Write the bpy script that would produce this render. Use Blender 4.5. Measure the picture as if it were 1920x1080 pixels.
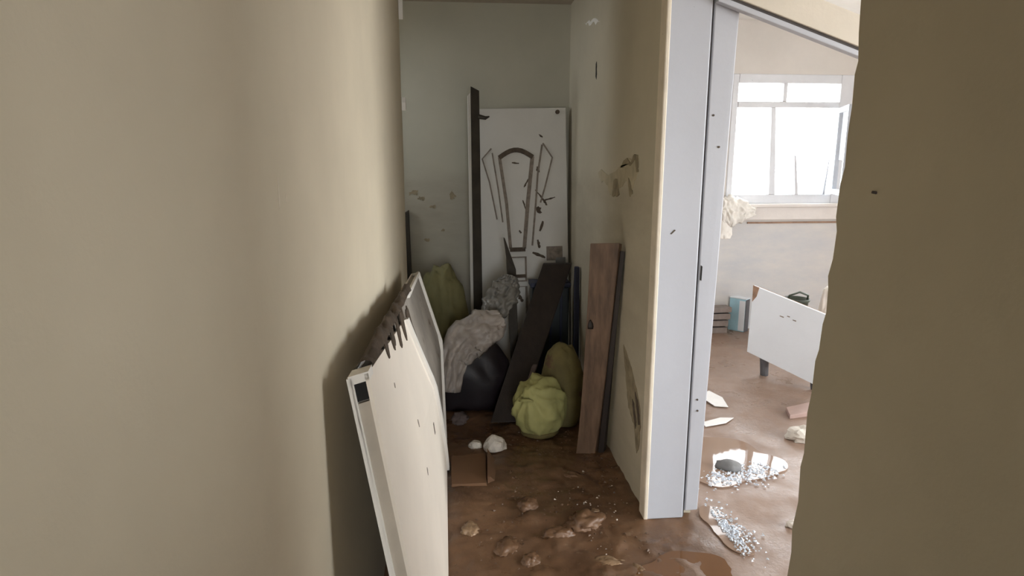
import bpy, bmesh, math, random
import numpy as np
from mathutils import Vector, Matrix

for o in list(bpy.data.objects):
    bpy.data.objects.remove(o, do_unlink=True)
S = bpy.context.scene
COL = S.collection

# ------------------------------------------------------------------ camera
cam_d = bpy.data.cameras.new('camera')
cam_d.sensor_width = 36.0
cam_d.lens = 36.0 * 1180.0 / 1920.0
cam_d.clip_start = 0.02
cam = bpy.data.objects.new('camera', cam_d)
COL.objects.link(cam)
cam.location = (0.0, 0.0, 1.55)
cam.rotation_euler = (math.radians(90.0 - 11.5), 0.0, math.radians(-5.0))
S.camera = cam

# ------------------------------------------------------------------ sky, daylight, exposure
wd = bpy.data.worlds.new('overcast_sky')
S.world = wd
wd.use_nodes = True
bg = wd.node_tree.nodes['Background']
bg.inputs[0].default_value = (0.93, 0.97, 1.0, 1.0)
bg.inputs[1].default_value = 12.0
S.view_settings.view_transform = 'Standard'
S.view_settings.look = 'None'
S.view_settings.gamma = 1.0
S.view_settings.use_curve_mapping = False
S.view_settings.exposure = 0.12


def portal(loc, rot, sx, sy):
    """area-light portal in a window opening: only guides the sky light"""
    l = bpy.data.lights.new('window_portal', 'AREA')
    l.shape = 'RECTANGLE'
    l.size, l.size_y = sx, sy
    l.cycles.is_portal = True
    o = bpy.data.objects.new('window_portal', l)
    o.location = loc
    o.rotation_euler = rot
    COL.objects.link(o)


R90 = math.pi / 2
portal((2.95, 5.72, 1.72), (-R90, 0, 0), 1.1, 1.12)      # window in view, faces -Y
portal((4.92, -0.1, 1.45), (0, R90, 0), 1.9, 5.4)         # added unseen long window lighting the room, faces -X
portal((4.2, 5.72, 1.4), (-R90, 0, 0), 1.0, 2.0)          # added unseen window of the window wall, faces -Y
portal((0.25, -2.78, 1.02), (R90, 0, 0), 0.8, 2.0)        # added unseen rear doorway as fill light, faces +Y
portal((-1.38, 4.15, 1.95), (0, -R90, 0), 0.5, 0.45)      # added unseen window of the recess, faces +X


# ------------------------------------------------------------------ noise
def _h(ix, iy, iz, s):
    n = (ix * 374761393 + iy * 668265263 + iz * 1274126177 + s * 974634721) & 0xffffffff
    n = ((n ^ (n >> 13)) * 1274126177) & 0xffffffff
    n = n ^ (n >> 16)
    return (n & 0xffff) / 65535.0


def vnoise(p, s=0):
    p = np.asarray(p, float)
    i = np.floor(p).astype(np.int64)
    f = p - i
    f = f * f * (3 - 2 * f)
    r = 0
    for a in (0, 1):
        for b in (0, 1):
            for c in (0, 1):
                w = (f[:, 0] if a else 1 - f[:, 0]) * (f[:, 1] if b else 1 - f[:, 1]) * (f[:, 2] if c else 1 - f[:, 2])
                r = r + w * _h(i[:, 0] + a, i[:, 1] + b, i[:, 2] + c, s)
    return r * 2 - 1


def fbm(p, octv=4, s=0):
    p = np.asarray(p, float)
    r = 0
    a = 1.0
    for k in range(octv):
        r = r + a * vnoise(p * (2 ** k), s + k)
        a *= 0.5
    return r / 1.9


# ------------------------------------------------------------------ materials
def rgb(r, g, b):
    return (r, g, b, 1.0)


class Nodes:
    def __init__(self, name):
        self.m = bpy.data.materials.new(name)
        self.m.use_nodes = True
        self.t = self.m.node_tree
        self.b = self.t.nodes['Principled BSDF']
        self.tc = self.t.nodes.new('ShaderNodeTexCoord')

    def n(self, t, **kw):
        o = self.t.nodes.new(t)
        for k, v in kw.items():
            setattr(o, k, v)
        return o

    def l(self, a, b):
        self.t.links.new(a, b)

    def noise(self, scale, detail=5, rough=0.6, vec=None, stretch=None):
        n = self.n('ShaderNodeTexNoise')
        n.inputs['Scale'].default_value = scale
        n.inputs['Detail'].default_value = detail
        n.inputs['Roughness'].default_value = rough
        v = vec if vec is not None else self.tc.outputs['Object']
        if stretch:
            mp = self.n('ShaderNodeMapping')
            mp.inputs['Scale'].default_value = stretch
            self.l(v, mp.inputs[0])
            v = mp.outputs[0]
        self.l(v, n.inputs['Vector'])
        return n.outputs['Fac']

    def ramp(self, fac, lo, hi):
        r = self.n('ShaderNodeMapRange')
        r.inputs['From Min'].default_value = lo
        r.inputs['From Max'].default_value = hi
        self.l(fac, r.inputs['Value'])
        return r.outputs[0]

    def mix(self, fac, a, b):
        m = self.n('ShaderNodeMix', data_type='RGBA')
        if isinstance(fac, (int, float)):
            m.inputs[0].default_value = fac
        else:
            self.l(fac, m.inputs[0])
        for v, s in ((a, m.inputs[6]), (b, m.inputs[7])):
            if isinstance(v, tuple):
                s.default_value = v
            else:
                self.l(v, s)
        return m.outputs[2]

    def math(self, op, a, b):
        m = self.n('ShaderNodeMath', operation=op)
        for v, s in ((a, m.inputs[0]), (b, m.inputs[1])):
            if isinstance(v, (int, float)):
                s.default_value = v
            else:
                self.l(v, s)
        return m.outputs[0]

    def bump(self, h, strength=0.3, dist=0.01):
        b = self.n('ShaderNodeBump')
        b.inputs['Strength'].default_value = strength
        b.inputs['Distance'].default_value = dist
        self.l(h, b.inputs['Height'])
        self.l(b.outputs[0], self.b.inputs['Normal'])

    def done(self, col, rough, metallic=0.0):
        if isinstance(col, tuple):
            self.b.inputs['Base Color'].default_value = col
        else:
            self.l(col, self.b.inputs['Base Color'])
        if isinstance(rough, (int, float)):
            self.b.inputs['Roughness'].default_value = rough
        else:
            self.l(rough, self.b.inputs['Roughness'])
        self.b.inputs['Metallic'].default_value = metallic
        return self.m


MUD = rgb(0.115, 0.062, 0.034)


def simple(name, col, rough=0.6, var=0.2, scale=5.0, dirt=0.0, dscale=9.0, dcol=MUD, bump=0.25, bscale=40.0, stretch=None, bdist=0.004):
    """plain coloured surface with grain; dirt 0..1 = share covered by dried mud specks"""
    q = Nodes(name)
    a = tuple(c * (1 - var) for c in col[:3]) + (1.0,)
    b = tuple(min(1, c * (1 + var)) for c in col[:3]) + (1.0,)
    c = q.mix(q.ramp(q.noise(scale, stretch=stretch), 0.3, 0.7), a, b)
    if dirt > 0:
        t = 0.74 - 0.36 * dirt
        c = q.mix(q.ramp(q.noise(dscale, 6, 0.65), t, t + 0.06), c, dcol)
    q.bump(q.noise(bscale, stretch=stretch), bump, bdist)
    return q.done(c, rough)


def plaster(name, col, low, line=1.45, fade=0.05, speck=0.35, rough=0.85):
    """painted plaster with the flood line left at height `line`, mud specks below it"""
    q = Nodes(name)
    ob = q.tc.outputs['Object']
    sp = q.n('ShaderNodeSeparateXYZ')
    q.l(ob, sp.inputs[0])
    n1 = q.noise(2.2, 4)
    a = tuple(c * 0.94 for c in col[:3]) + (1.0,)
    b = tuple(min(1, c * 1.05) for c in col[:3]) + (1.0,)
    base = q.mix(q.ramp(n1, 0.3, 0.7), a, b)
    z = q.math('ADD', sp.outputs[2], q.math('MULTIPLY', q.math('SUBTRACT', q.noise(3.0, 5), 0.5), 0.10))
    below = q.ramp(z, line + fade, line - fade)
    sm = q.noise(1.7, 6, 0.7, stretch=(1, 1, 3.0))
    tint = q.mix(q.ramp(sm, 0.25, 0.75), low, b)
    c = q.mix(q.math('MULTIPLY', below, 0.85), base, tint)
    sk = q.ramp(q.noise(14.0, 8, 0.75), 0.66, 0.72)
    c = q.mix(q.math('MULTIPLY', q.math('MULTIPLY', sk, below), speck), c, MUD)
    q.bump(q.noise(60.0, 6), 0.15, 0.004)
    return q.done(c, rough)


CREAM = rgb(0.60, 0.525, 0.395)
M = {}
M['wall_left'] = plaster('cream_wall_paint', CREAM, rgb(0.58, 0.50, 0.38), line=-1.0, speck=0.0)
M['wall_near'] = plaster('shade_toned_near_wall_paint', rgb(0.41, 0.36, 0.26), rgb(0.42, 0.36, 0.26), line=-1.0, speck=0.0)  # left wall's paint, darkened in colour to keep this wall in shade
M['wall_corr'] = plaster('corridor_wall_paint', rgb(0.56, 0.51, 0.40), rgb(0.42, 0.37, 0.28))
M['wall_back'] = plaster('back_wall_dim_paint', rgb(0.46, 0.44, 0.36), rgb(0.36, 0.32, 0.26), line=1.44)  # same cream paint, greyed in colour for the dim corridor end
M['wall_room'] = plaster('room_wall_paint', rgb(0.66, 0.625, 0.585), rgb(0.49, 0.51, 0.555), line=1.0, fade=0.01, speck=0.25)
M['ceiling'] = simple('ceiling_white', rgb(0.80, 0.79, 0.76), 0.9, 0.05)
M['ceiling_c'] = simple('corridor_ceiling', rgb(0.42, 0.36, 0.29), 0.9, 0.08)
M['white_wood'] = simple('white_painted_wood', rgb(0.48, 0.495, 0.54), 0.45, 0.04, 3.0, 0.07, 22.0, bump=0.1)
M['cream_edge'] = simple('cream_worn_edge', rgb(0.72, 0.64, 0.52), 0.6, 0.1, 9.0, 0.1, 30.0)
M['head'] = simple('beige_frame_board', rgb(0.66, 0.60, 0.50), 0.5, 0.05, 4.0)
M['groove'] = simple('dark_groove', rgb(0.09, 0.08, 0.075), 0.8, 0.2)
M['black'] = simple('black_gap', rgb(0.008, 0.007, 0.006), 0.8, 0.2)
M['door_white'] = simple('dirty_white_door', rgb(0.62, 0.60, 0.56), 0.45, 0.05, 3.0, 0.03, 18.0)
M['mudstain'] = simple('dried_mud_line', rgb(0.10, 0.075, 0.055), 0.9, 0.3, 30.0)
M['mudstain_l'] = simple('light_mud_line', rgb(0.24, 0.20, 0.165), 0.9, 0.3, 30.0)
M['slab'] = simple('cream_door_skin', rgb(0.80, 0.72, 0.62), 0.42, 0.06, 2.5, 0.10, 16.0, rgb(0.30, 0.22, 0.16), bump=0.08)
M['slab_grey'] = simple('grey_door_core', rgb(0.27, 0.24, 0.205), 0.6, 0.25, 5.0, 0.4, 9.0, rgb(0.12, 0.09, 0.065))
M['slab_end'] = simple('beige_door_end', rgb(0.52, 0.46, 0.38), 0.6, 0.12, 8.0, 0.15, 20.0)
M['slab_rim'] = simple('white_rim', rgb(0.78, 0.74, 0.68), 0.45, 0.06, 8.0, 0.18, 26.0)
M['mud_crust'] = simple('mud_crust', rgb(0.06, 0.04, 0.024), 0.8, 0.35, 18.0, bump=0.8, bscale=50)
M['wood_plank'] = simple('wet_brown_plank', rgb(0.15, 0.09, 0.055), 0.55, 0.4, 6.0, 0.2, 7.0, stretch=(6, 6, 0.7))
M['wood_dark'] = simple('shadow_strip_dark', rgb(0.022, 0.014, 0.011), 0.55, 0.35, 6.0, stretch=(4, 4, 0.6))
M['wood_post'] = simple('dark_strip_tone', rgb(0.045, 0.036, 0.026), 0.7, 0.3, 8.0)
M['teal'] = simple('dark_teal_plastic', rgb(0.028, 0.036, 0.04), 0.5, 0.3, 4.0)
M['navy'] = simple('navy_plastic', rgb(0.02, 0.025, 0.06), 0.5, 0.3, 4.0)
M['bin_bag'] = simple('black_bag', rgb(0.016, 0.011, 0.014), 0.5, 0.3, 4.0)
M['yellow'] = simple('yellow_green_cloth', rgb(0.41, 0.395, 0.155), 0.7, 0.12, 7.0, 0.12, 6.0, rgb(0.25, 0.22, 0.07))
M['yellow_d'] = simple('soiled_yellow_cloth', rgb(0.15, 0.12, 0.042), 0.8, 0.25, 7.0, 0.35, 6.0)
M['yellow_s'] = simple('olive_yellow_sack', rgb(0.21, 0.19, 0.085), 0.8, 0.2, 5.0, 0.15, 4.0)
M['plastic_w'] = simple('muddy_white_plastic', rgb(0.42, 0.37, 0.33), 0.4, 0.25, 6.0, 0.32, 7.0)
M['plastic_g'] = simple('grey_plastic_film', rgb(0.24, 0.225, 0.20), 0.35, 0.3, 7.0, 0.25, 8.0)
M['rag'] = simple('mauve_rag', rgb(0.16, 0.125, 0.12), 0.8, 0.2, 9.0)
M['carton'] = simple('wet_brown_carton', rgb(0.17, 0.088, 0.042), 0.7, 0.1, 5.0)
M['carton_d'] = simple('carton_flap', rgb(0.14, 0.072, 0.035), 0.75, 0.15, 5.0)
M['chalk'] = simple('white_plaster', rgb(0.66, 0.61, 0.54), 0.9, 0.12, 14.0, 0.1, 20.0, bump=0.6)
M['chip'] = simple('bare_and_lit_plaster', rgb(0.90, 0.88, 0.84), 0.9, 0.05, 14.0)
M['clod'] = simple('mud_clod', rgb(0.115, 0.066, 0.037), 0.3, 0.45, 14.0, bump=0.9, bscale=25, bdist=0.01)
M['clod_pale'] = simple('pale_clod', rgb(0.235, 0.15, 0.085), 0.35, 0.35, 14.0, bump=0.8, bscale=25, bdist=0.01)
M['stone'] = simple('grey_stone', rgb(0.18, 0.18, 0.18), 0.6, 0.25, 12.0, bump=0.6)
M['cab_white'] = simple('white_melamine', rgb(0.86, 0.91, 0.97), 0.35, 0.03, 3.0, 0.05, 14.0)
M['cab_raw'] = simple('raw_chipboard', rgb(0.34, 0.21, 0.14), 0.8, 0.25, 20.0)
M['blue'] = simple('pale_blue_print', rgb(0.42, 0.68, 0.80), 0.5, 0.10, 9.0)
M['grey_side'] = simple('dark_grey_side', rgb(0.11, 0.11, 0.12), 0.6, 0.15)
M['board_grey'] = simple('grey_boards', rgb(0.26, 0.22, 0.20), 0.7, 0.25, 12.0)
M['dark_green'] = simple('dark_green_plastic', rgb(0.06, 0.075, 0.055), 0.5, 0.25, 6.0)
M['cloth_w'] = simple('white_cloth', rgb(0.84, 0.80, 0.74), 0.85, 0.08, 8.0, 0.22, 9.0, rgb(0.38, 0.31, 0.23))
M['win_frame'] = simple('white_window_frame', rgb(0.66, 0.67, 0.70), 0.4, 0.06, 5.0, 0.1, 16.0)
M['sash'] = simple('grey_blue_sash', rgb(0.50, 0.54, 0.60), 0.4, 0.12, 9.0, 0.2, 14.0)
M['sill'] = simple('sill_plaster', rgb(0.74, 0.69, 0.65), 0.7, 0.06, 6.0, 0.12, 14.0)
M['pink_tile'] = simple('pinkish_board', rgb(0.42, 0.29, 0.25), 0.6, 0.15, 8.0)
M['light_patch'] = simple('light_patch_white', rgb(0.90, 0.89, 0.87), 0.6, 0.04, 8.0)
M['ground'] = simple('outside_ground', rgb(0.35, 0.31, 0.26), 0.9, 0.2, 0.5)
M['peel'] = simple('bare_plaster_peel', rgb(0.47, 0.41, 0.29), 0.9, 0.15, 12.0, 0.1, 20.0)
M['stain_soft'] = simple('brown_wall_stain', rgb(0.30, 0.25, 0.165), 0.9, 0.35, 16.0)
M['nail'] = simple('rusty_nail', rgb(0.05, 0.035, 0.03), 0.6, 0.2)


def mud_floor():
    q = Nodes('wet_mud')
    n1 = q.noise(3.0, 6, 0.6)
    n2 = q.noise(16.0, 6, 0.7)
    c = q.mix(q.ramp(n1, 0.32, 0.68), rgb(0.09, 0.046, 0.023), rgb(0.20, 0.11, 0.058))
    c = q.mix(q.ramp(n2, 0.60, 0.74), c, rgb(0.21, 0.145, 0.095))
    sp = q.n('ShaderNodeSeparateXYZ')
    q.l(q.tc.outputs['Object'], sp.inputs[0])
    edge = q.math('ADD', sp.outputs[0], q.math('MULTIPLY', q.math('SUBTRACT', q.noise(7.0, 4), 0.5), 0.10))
    lit_mud = q.mix(q.ramp(n1, 0.3, 0.7), rgb(0.25, 0.165, 0.12), rgb(0.33, 0.23, 0.175))   # same mud, paled in colour for the room's strong light
    c = q.mix(q.ramp(edge, 1.0, 1.06), c, lit_mud)
    r = q.n('ShaderNodeMapRange')
    r.inputs['From Min'].default_value = 0.35
    r.inputs['From Max'].default_value = 0.65
    r.inputs['To Min'].default_value = 0.22
    r.inputs['To Max'].default_value = 0.62
    q.l(q.noise(5.0, 4), r.inputs['Value'])
    q.bump(q.noise(45.0, 6, 0.65), 0.35, 0.006)
    return q.done(c, r.outputs[0])


def water(name, col):
    q = Nodes(name)
    q.bump(q.noise(6.0, 2), 0.04, 0.01)
    m = q.done(col, 0.03)
    q.b.inputs['IOR'].default_value = 1.33
    return m


def clear_glass():
    m = bpy.data.materials.new('window_glass')
    m.use_nodes = True
    t = m.node_tree
    t.nodes.remove(t.nodes['Principled BSDF'])
    out = t.nodes['Material Output']
    tr = t.nodes.new('ShaderNodeBsdfTransparent')
    gl = t.nodes.new('ShaderNodeBsdfGlossy')
    gl.inputs['Roughness'].default_value = 0.02
    mx = t.nodes.new('ShaderNodeMixShader')
    mx.inputs[0].default_value = 0.06
    t.links.new(tr.outputs[0], mx.inputs[1])
    t.links.new(gl.outputs[0], mx.inputs[2])
    t.links.new(mx.outputs[0], out.inputs[0])
    return m


def shard_glass():
    q = Nodes('glass_crumbs')
    m = q.done(rgb(0.80, 0.86, 0.95), 0.12)
    q.b.inputs['Transmission Weight'].default_value = 0.1
    return m


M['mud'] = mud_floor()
M['water'] = water('silty_water', rgb(0.31, 0.215, 0.16))
M['water_dark'] = water('brown_water', rgb(0.17, 0.085, 0.04))
M['glass'] = clear_glass()
M['shards'] = shard_glass()


# ------------------------------------------------------------------ mesh helpers
class MB:
    def __init__(self):
        self.v, self.f = [], []

    def add(self, vs, fs):
        k = len(self.v)
        self.v += [tuple(p) for p in vs]
        self.f += [tuple(i + k for i in q) for q in fs]
        return self

    def hexa(self, p):
        """p: eight corners, bottom ring (4) then top ring (4)"""
        return self.add(p, [(3, 2, 1, 0), (4, 5, 6, 7), (0, 1, 5, 4), (1, 2, 6, 5), (2, 3, 7, 6), (3, 0, 4, 7)])

    def box(self, x0, x1, y0, y1, z0, z1):
        return self.hexa([(x0, y0, z0), (x1, y0, z0), (x1, y1, z0), (x0, y1, z0),
                          (x0, y0, z1), (x1, y0, z1), (x1, y1, z1), (x0, y1, z1)])

    def obox(self, mat, x0, x1, y0, y1, z0, z1):
        k = MB().box(x0, x1, y0, y1, z0, z1)
        return self.add([tuple(mat @ Vector(p)) for p in k.v], k.f)

    def prism(self, poly, off):
        """closed polygon (3-D points) extruded by the vector off"""
        n = len(poly)
        a = [Vector(p) for p in poly]
        b = [p + Vector(off) for p in a]
        fs = [tuple(range(n)), tuple(range(2 * n - 1, n - 1, -1))]
        fs += [(i, i + n, (i + 1) % n + n, (i + 1) % n) for i in range(n)]
        return self.add(a + b, fs)

    def tube(self, pts, r, n=8, squash=1.0):
        pts = [Vector(p) for p in pts]
        vs, fs = [], []
        for i, p in enumerate(pts):
            d = (pts[min(i + 1, len(pts) - 1)] - pts[max(i - 1, 0)]).normalized()
            a = d.cross(Vector((0.13, 0.31, 0.94)))
            if a.length < 1e-3:
                a = d.cross(Vector((1, 0, 0)))
            a.normalize()
            b = d.cross(a)
            rr = r[i] if isinstance(r, (list, tuple)) else r
            for k in range(n):
                t = 2 * math.pi * k / n
                vs.append(p + a * math.cos(t) * rr + b * math.sin(t) * rr * squash)
        for i in range(len(pts) - 1):
            for k in range(n):
                fs.append((i * n + k, i * n + (k + 1) % n, (i + 1) * n + (k + 1) % n, (i + 1) * n + k))
        fs.append(tuple(reversed(range(n))))
        fs.append(tuple(range((len(pts) - 1) * n, len(pts) * n)))
        return self.add(vs, fs)

    def build(self, name, m, parent=None, bevel=0.0, smooth=False):
        me = bpy.data.meshes.new(name)
        me.from_pydata(self.v, [], self.f)
        bm = bmesh.new()
        bm.from_mesh(me)
        bmesh.ops.recalc_face_normals(bm, faces=bm.faces)
        if bevel > 0:
            es = [e for e in bm.edges if len(e.link_faces) == 2 and e.calc_face_angle(0) > 0.5]
            bmesh.ops.bevel(bm, geom=es, offset=bevel, segments=2, affect='EDGES', profile=0.5, clamp_overlap=True)
        bm.to_mesh(me)
        bm.free()
        if smooth:
            for p in me.polygons:
                p.use_smooth = True
        me.materials.append(M[m])
        o = bpy.data.objects.new(name, me)
        COL.objects.link(o)
        if parent is not None:
            o.parent = parent
            o.matrix_parent_inverse = parent.matrix_world.inverted()
        return o


def rebase(o):
    """put a one-mesh thing's origin at its base centre"""
    me = o.data
    co = np.empty(len(me.vertices) * 3)
    me.vertices.foreach_get('co', co)
    co = co.reshape(-1, 3)
    c = np.array([(co[:, 0].min() + co[:, 0].max()) / 2, (co[:, 1].min() + co[:, 1].max()) / 2, co[:, 2].min()])
    me.vertices.foreach_set('co', (co - c).ravel())
    o.location = Vector(c)
    me.update()
    return o


def tag(o, label, cat, group=None, kind=None):
    if label:
        o['label'] = label
    if cat:
        o['category'] = cat
    if group:
        o['group'] = group
    if kind:
        o['kind'] = kind
    return o


def struct(name, mb, m, parent=None, label=None, bevel=0.0):
    o = mb.build(name, m, parent, bevel)
    if parent is None:
        o['kind'] = 'structure'
        if label:
            o['label'] = label
    return o


def thing(name, loc, label, cat, group=None):
    o = bpy.data.objects.new(name, None)
    o.empty_display_size = 0.05
    o.location = loc
    COL.objects.link(o)
    bpy.context.view_layer.update()
    return tag(o, label, cat, group)


def ico(sub):
    bm = bmesh.new()
    bmesh.ops.create_icosphere(bm, subdivisions=sub, radius=1.0)
    v = np.array([p.co[:] for p in bm.verts])
    f = [tuple(q.index for q in x.verts) for x in bm.faces]
    bm.free()
    return v, f


ICO = {k: ico(k) for k in (2, 3, 4, 5)}


def lump(size, seed, sub=3, amp=0.25, freq=1.6, ridge=0.0, flat=0.35, pleat=None):
    """irregular crumpled body; base flattened, standing on z=0; size = half extents"""
    v, f = ICO[sub]
    n = fbm(v * freq + seed * 7.31, 4, seed)
    r = 1 + amp * n
    if ridge:
        k = 1 - np.abs(fbm(v * freq * 1.7 + seed * 3.7, 4, seed + 50)) * 2
        r = r + ridge * (k - 0.3)
    if pleat:                                   # folds running out from a gathered knot: (axis, count, depth)
        ax = Vector(pleat[0]).normalized()
        e1 = ax.orthogonal().normalized()
        e2 = ax.cross(e1)
        az = np.arctan2(v @ np.array(e2), v @ np.array(e1)) + 0.5 * vnoise(v * 1.3 + seed, seed + 5)
        ca = np.clip(v @ np.array(ax), -1, 1)
        r = r - pleat[2] * np.abs(np.sin(az * pleat[1] / 2)) ** 0.6 * np.clip((ca + 0.55), 0, 1) * 1.0
        r = r + pleat[2] * 1.6 * np.clip(ca - 0.93, 0, 1) / 0.07
    w = v * r[:, None]
    w[:, 2] = np.where(w[:, 2] < -flat, -flat - (-(w[:, 2] + flat)) * 0.08, w[:, 2])
    w = w * np.array(size)
    w[:, 2] -= w[:, 2].min()
    return w, f


def lump_obj(name, loc, size, seed, m, rz=0.0, parent=None, smooth=True, **kw):
    w, f = lump(size, seed, **kw)
    c, s_ = math.cos(rz), math.sin(rz)
    x = w[:, 0] * c - w[:, 1] * s_
    y = w[:, 0] * s_ + w[:, 1] * c
    w = np.stack([x, y, w[:, 2]], 1) + np.array(loc)
    mb = MB().add([tuple(p) for p in w], f)
    o = mb.build(name, m, parent, smooth=smooth)
    return o if parent is not None else rebase(o)


# ------------------------------------------------------------------ the setting
WX, WT = 0.81, 0.21          # corridor's right wall: face and thickness
YB = 4.59                    # corridor's end wall
YW = 5.50                    # the room's window wall
LX = -0.30                   # corridor's left wall face
ZC, ZR = 2.60, 2.72          # ceilings


def floor():
    xs = np.concatenate([np.arange(-1.42, -0.36, 0.09), np.arange(-0.36, 1.75, 0.0125), np.arange(1.75, 3.2, 0.035), np.arange(3.2, 4.75, 0.09)])
    ys = np.concatenate([np.arange(-3.05, 1.15, 0.10), np.arange(1.15, 4.62, 0.0145), np.arange(4.62, 5.61, 0.04)])
    X, Y = np.meshgrid(xs, ys)
    p = np.stack([X.ravel(), Y.ravel(), np.zeros(X.size)], 1)
    corr = np.clip((1.05 - p[:, 0]) / 0.25, 0, 1)
    z = 0.012 * fbm(p * 4.0, 4, 3) * (0.25 + corr) + corr * 0.020 * np.maximum(0, fbm(p * 10.0, 3, 9)) + corr * 0.010 * np.maximum(0, fbm(p * 26.0, 2, 29)) - corr * 0.012 * np.maximum(0, fbm(p * 7 + 5, 3, 17) - 0.1)
    nx, ny = len(xs), len(ys)
    i = np.arange(nx * ny).reshape(ny, nx)
    q = np.stack([i[:-1, :-1], i[:-1, 1:], i[1:, 1:], i[1:, :-1]], -1).reshape(-1, 4)
    me = bpy.data.meshes.new('floor')
    vs = np.stack([p[:, 0], p[:, 1], z], 1)
    me.from_pydata(vs.tolist(), [], q.tolist())
    for pl in me.polygons:
        pl.use_smooth = True
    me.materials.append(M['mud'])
    o = bpy.data.objects.new('floor', me)
    COL.objects.link(o)
    o['kind'] = 'structure'
    o['label'] = 'floor covered in wet brown flood mud'


floor()
struct('ground_outside', MB().box(-9, 14, -10, 16, -0.35, -0.25), 'ground', label='bare ground outside the house')
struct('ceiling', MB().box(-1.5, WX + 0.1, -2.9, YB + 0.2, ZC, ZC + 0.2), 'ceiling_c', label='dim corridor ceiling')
struct('ceiling_room', MB().box(WX + 0.1, 4.95, -3.1, YW + 0.2, ZR, ZR + 0.2), 'ceiling', label='white ceiling of the bright room')

# corridor left wall, its far end broken a little along the arris
rnd = random.Random(4)
edge = []
for k in range(27):
    z = ZC * k / 26
    edge.append((LX, 3.735 + rnd.uniform(-0.012, 0.012), z))
poly = [(LX, -2.8, ZC), (LX, -2.8, -0.05)] + [(LX, 3.735, -0.05)] + edge[1:]
struct('wall_left', MB().prism(poly, (-0.16, 0, 0)), 'wall_left', label='plain cream wall close on the left of the corridor')
wl = bpy.data.objects['wall_left']
for (yy, zz, hh, ww) in ((3.728, 1.86, 0.075, 0.024), (3.722, 2.385, 0.16, 0.018)):
    mb = MB().prism([(LX + 0.002, yy - ww * 0.4, zz - hh / 2), (LX + 0.002, yy + ww, zz - hh * 0.35), (LX + 0.002, yy + ww * 1.2, zz + hh * 0.3),
                     (LX + 0.002, yy, zz + hh / 2), (LX + 0.002, yy - ww * 0.7, zz + hh * 0.1)], (0.022, 0, 0))
    o = mb.build('lit_plaster_chip', 'chip', wl)  # white colour carries the light catching the chipped arris
    o['label'] = 'plaster chip on the wall arris, whitened for the light on it'
for (y, z0, z1) in ((1.104, 1.467, 1.525), (1.150, 1.476, 1.492)):
    MB().prism([(LX + 0.0004, y, z0), (LX + 0.0004, y + 0.0022, z0 + 0.01), (LX + 0.0004, y + 0.0026, z1 - 0.006), (LX + 0.0004, y + 0.0005, z1)], (0.0008, 0, 0)).build('scratch', 'cream_edge', wl)

struct('wall_recess', MB().box(-1.42, -1.26, 3.5, YB + 0.2, -0.05, 1.70).box(-1.42, -1.26, 3.5, YB + 0.2, 2.20, ZC).box(-1.42, -1.26, 3.5, 3.92, 1.70, 2.20).box(-1.42, -1.26, 4.38, YB + 0.2, 1.70, 2.20).box(-1.42, LX - 0.16, 3.55, 3.7, -0.05, ZC), 'wall_back', label='side wall of the recess behind the left wall')  # unseen window opening added to light the corridor's far end
struct('wall_back', MB().box(-1.42, WX + 0.02, YB, YB + 0.18, -0.05, ZC), 'wall_back', label='end wall of the dim corridor, its cream paint greyed for the dimness')
# corridor other end with an unseen doorway added as fill light
struct('wall_behind', MB().box(-0.5, 1.0, -2.8, -2.66, 2.02, ZC)
       .box(-0.5, -0.15, -2.8, -2.66, -0.05, 2.02).box(0.65, 1.0, -2.8, -2.66, -0.05, 2.02), 'wall_corr', label='wall at the near end of the corridor')

# corridor right wall: far piece, piece over the doorway, near piece with its torn plaster edge
far_piece = MB().box(WX, WX + WT, 2.485, YB + 0.1, -0.05, ZC + 0.05)
far_piece.box(WX, WX + WT, 1.2, 2.485, 2.38, ZC + 0.05)
tear = [(1.338, -0.05), (1.345, 0.30), (1.338, 0.52), (1.330, 0.60), (1.336, 0.66), (1.322, 0.74), (1.327, 0.83), (1.318, 0.87), (1.321, 0.97), (1.312, 1.02), (1.310, 1.10),
        (1.300, 1.13), (1.296, 1.19), (1.287, 1.22), (1.289, 1.275), (1.294, 1.30), (1.283, 1.34), (1.279, 1.40), (1.287, 1.43), (1.284, 1.50),
        (1.274, 1.535), (1.276, 1.60), (1.271, 1.66), (1.273, 1.72), (1.266, 1.745), (1.274, 1.80), (1.279, 1.88), (1.276, 2.0), (1.282, 2.2), (1.28, 2.38)]
near_poly = [(WX, 0.60, -0.05)] + [(WX, y, z) for y, z in tear] + [(WX, 1.28, ZC + 0.05), (WX, 0.60, ZC + 0.05)]
struct('wall_right', far_piece, 'wall_corr', label='stained corridor wall beyond the doorway')
struct('wall_right_near', MB().prism(near_poly, (WT, 0, 0)).box(WX, WX + WT, -2.8, 0.36, -0.05, ZC + 0.05).box(WX, WX + WT, 0.36, 0.60, -0.05, 1.25).box(WX, WX + WT, 0.36, 0.60, 2.05, ZC + 0.05), 'wall_near', label='shaded wall with torn plaster edge close on the right')  # unseen hatch opening added beside the camera to brighten the left wall
wrn = bpy.data.objects['wall_right_near']
MB().tube([(WX + 0.005, 1.165, 1.487), (WX - 0.008, 1.165, 1.489)], 0.003, 8).build('nail', 'nail', wrn)

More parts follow.
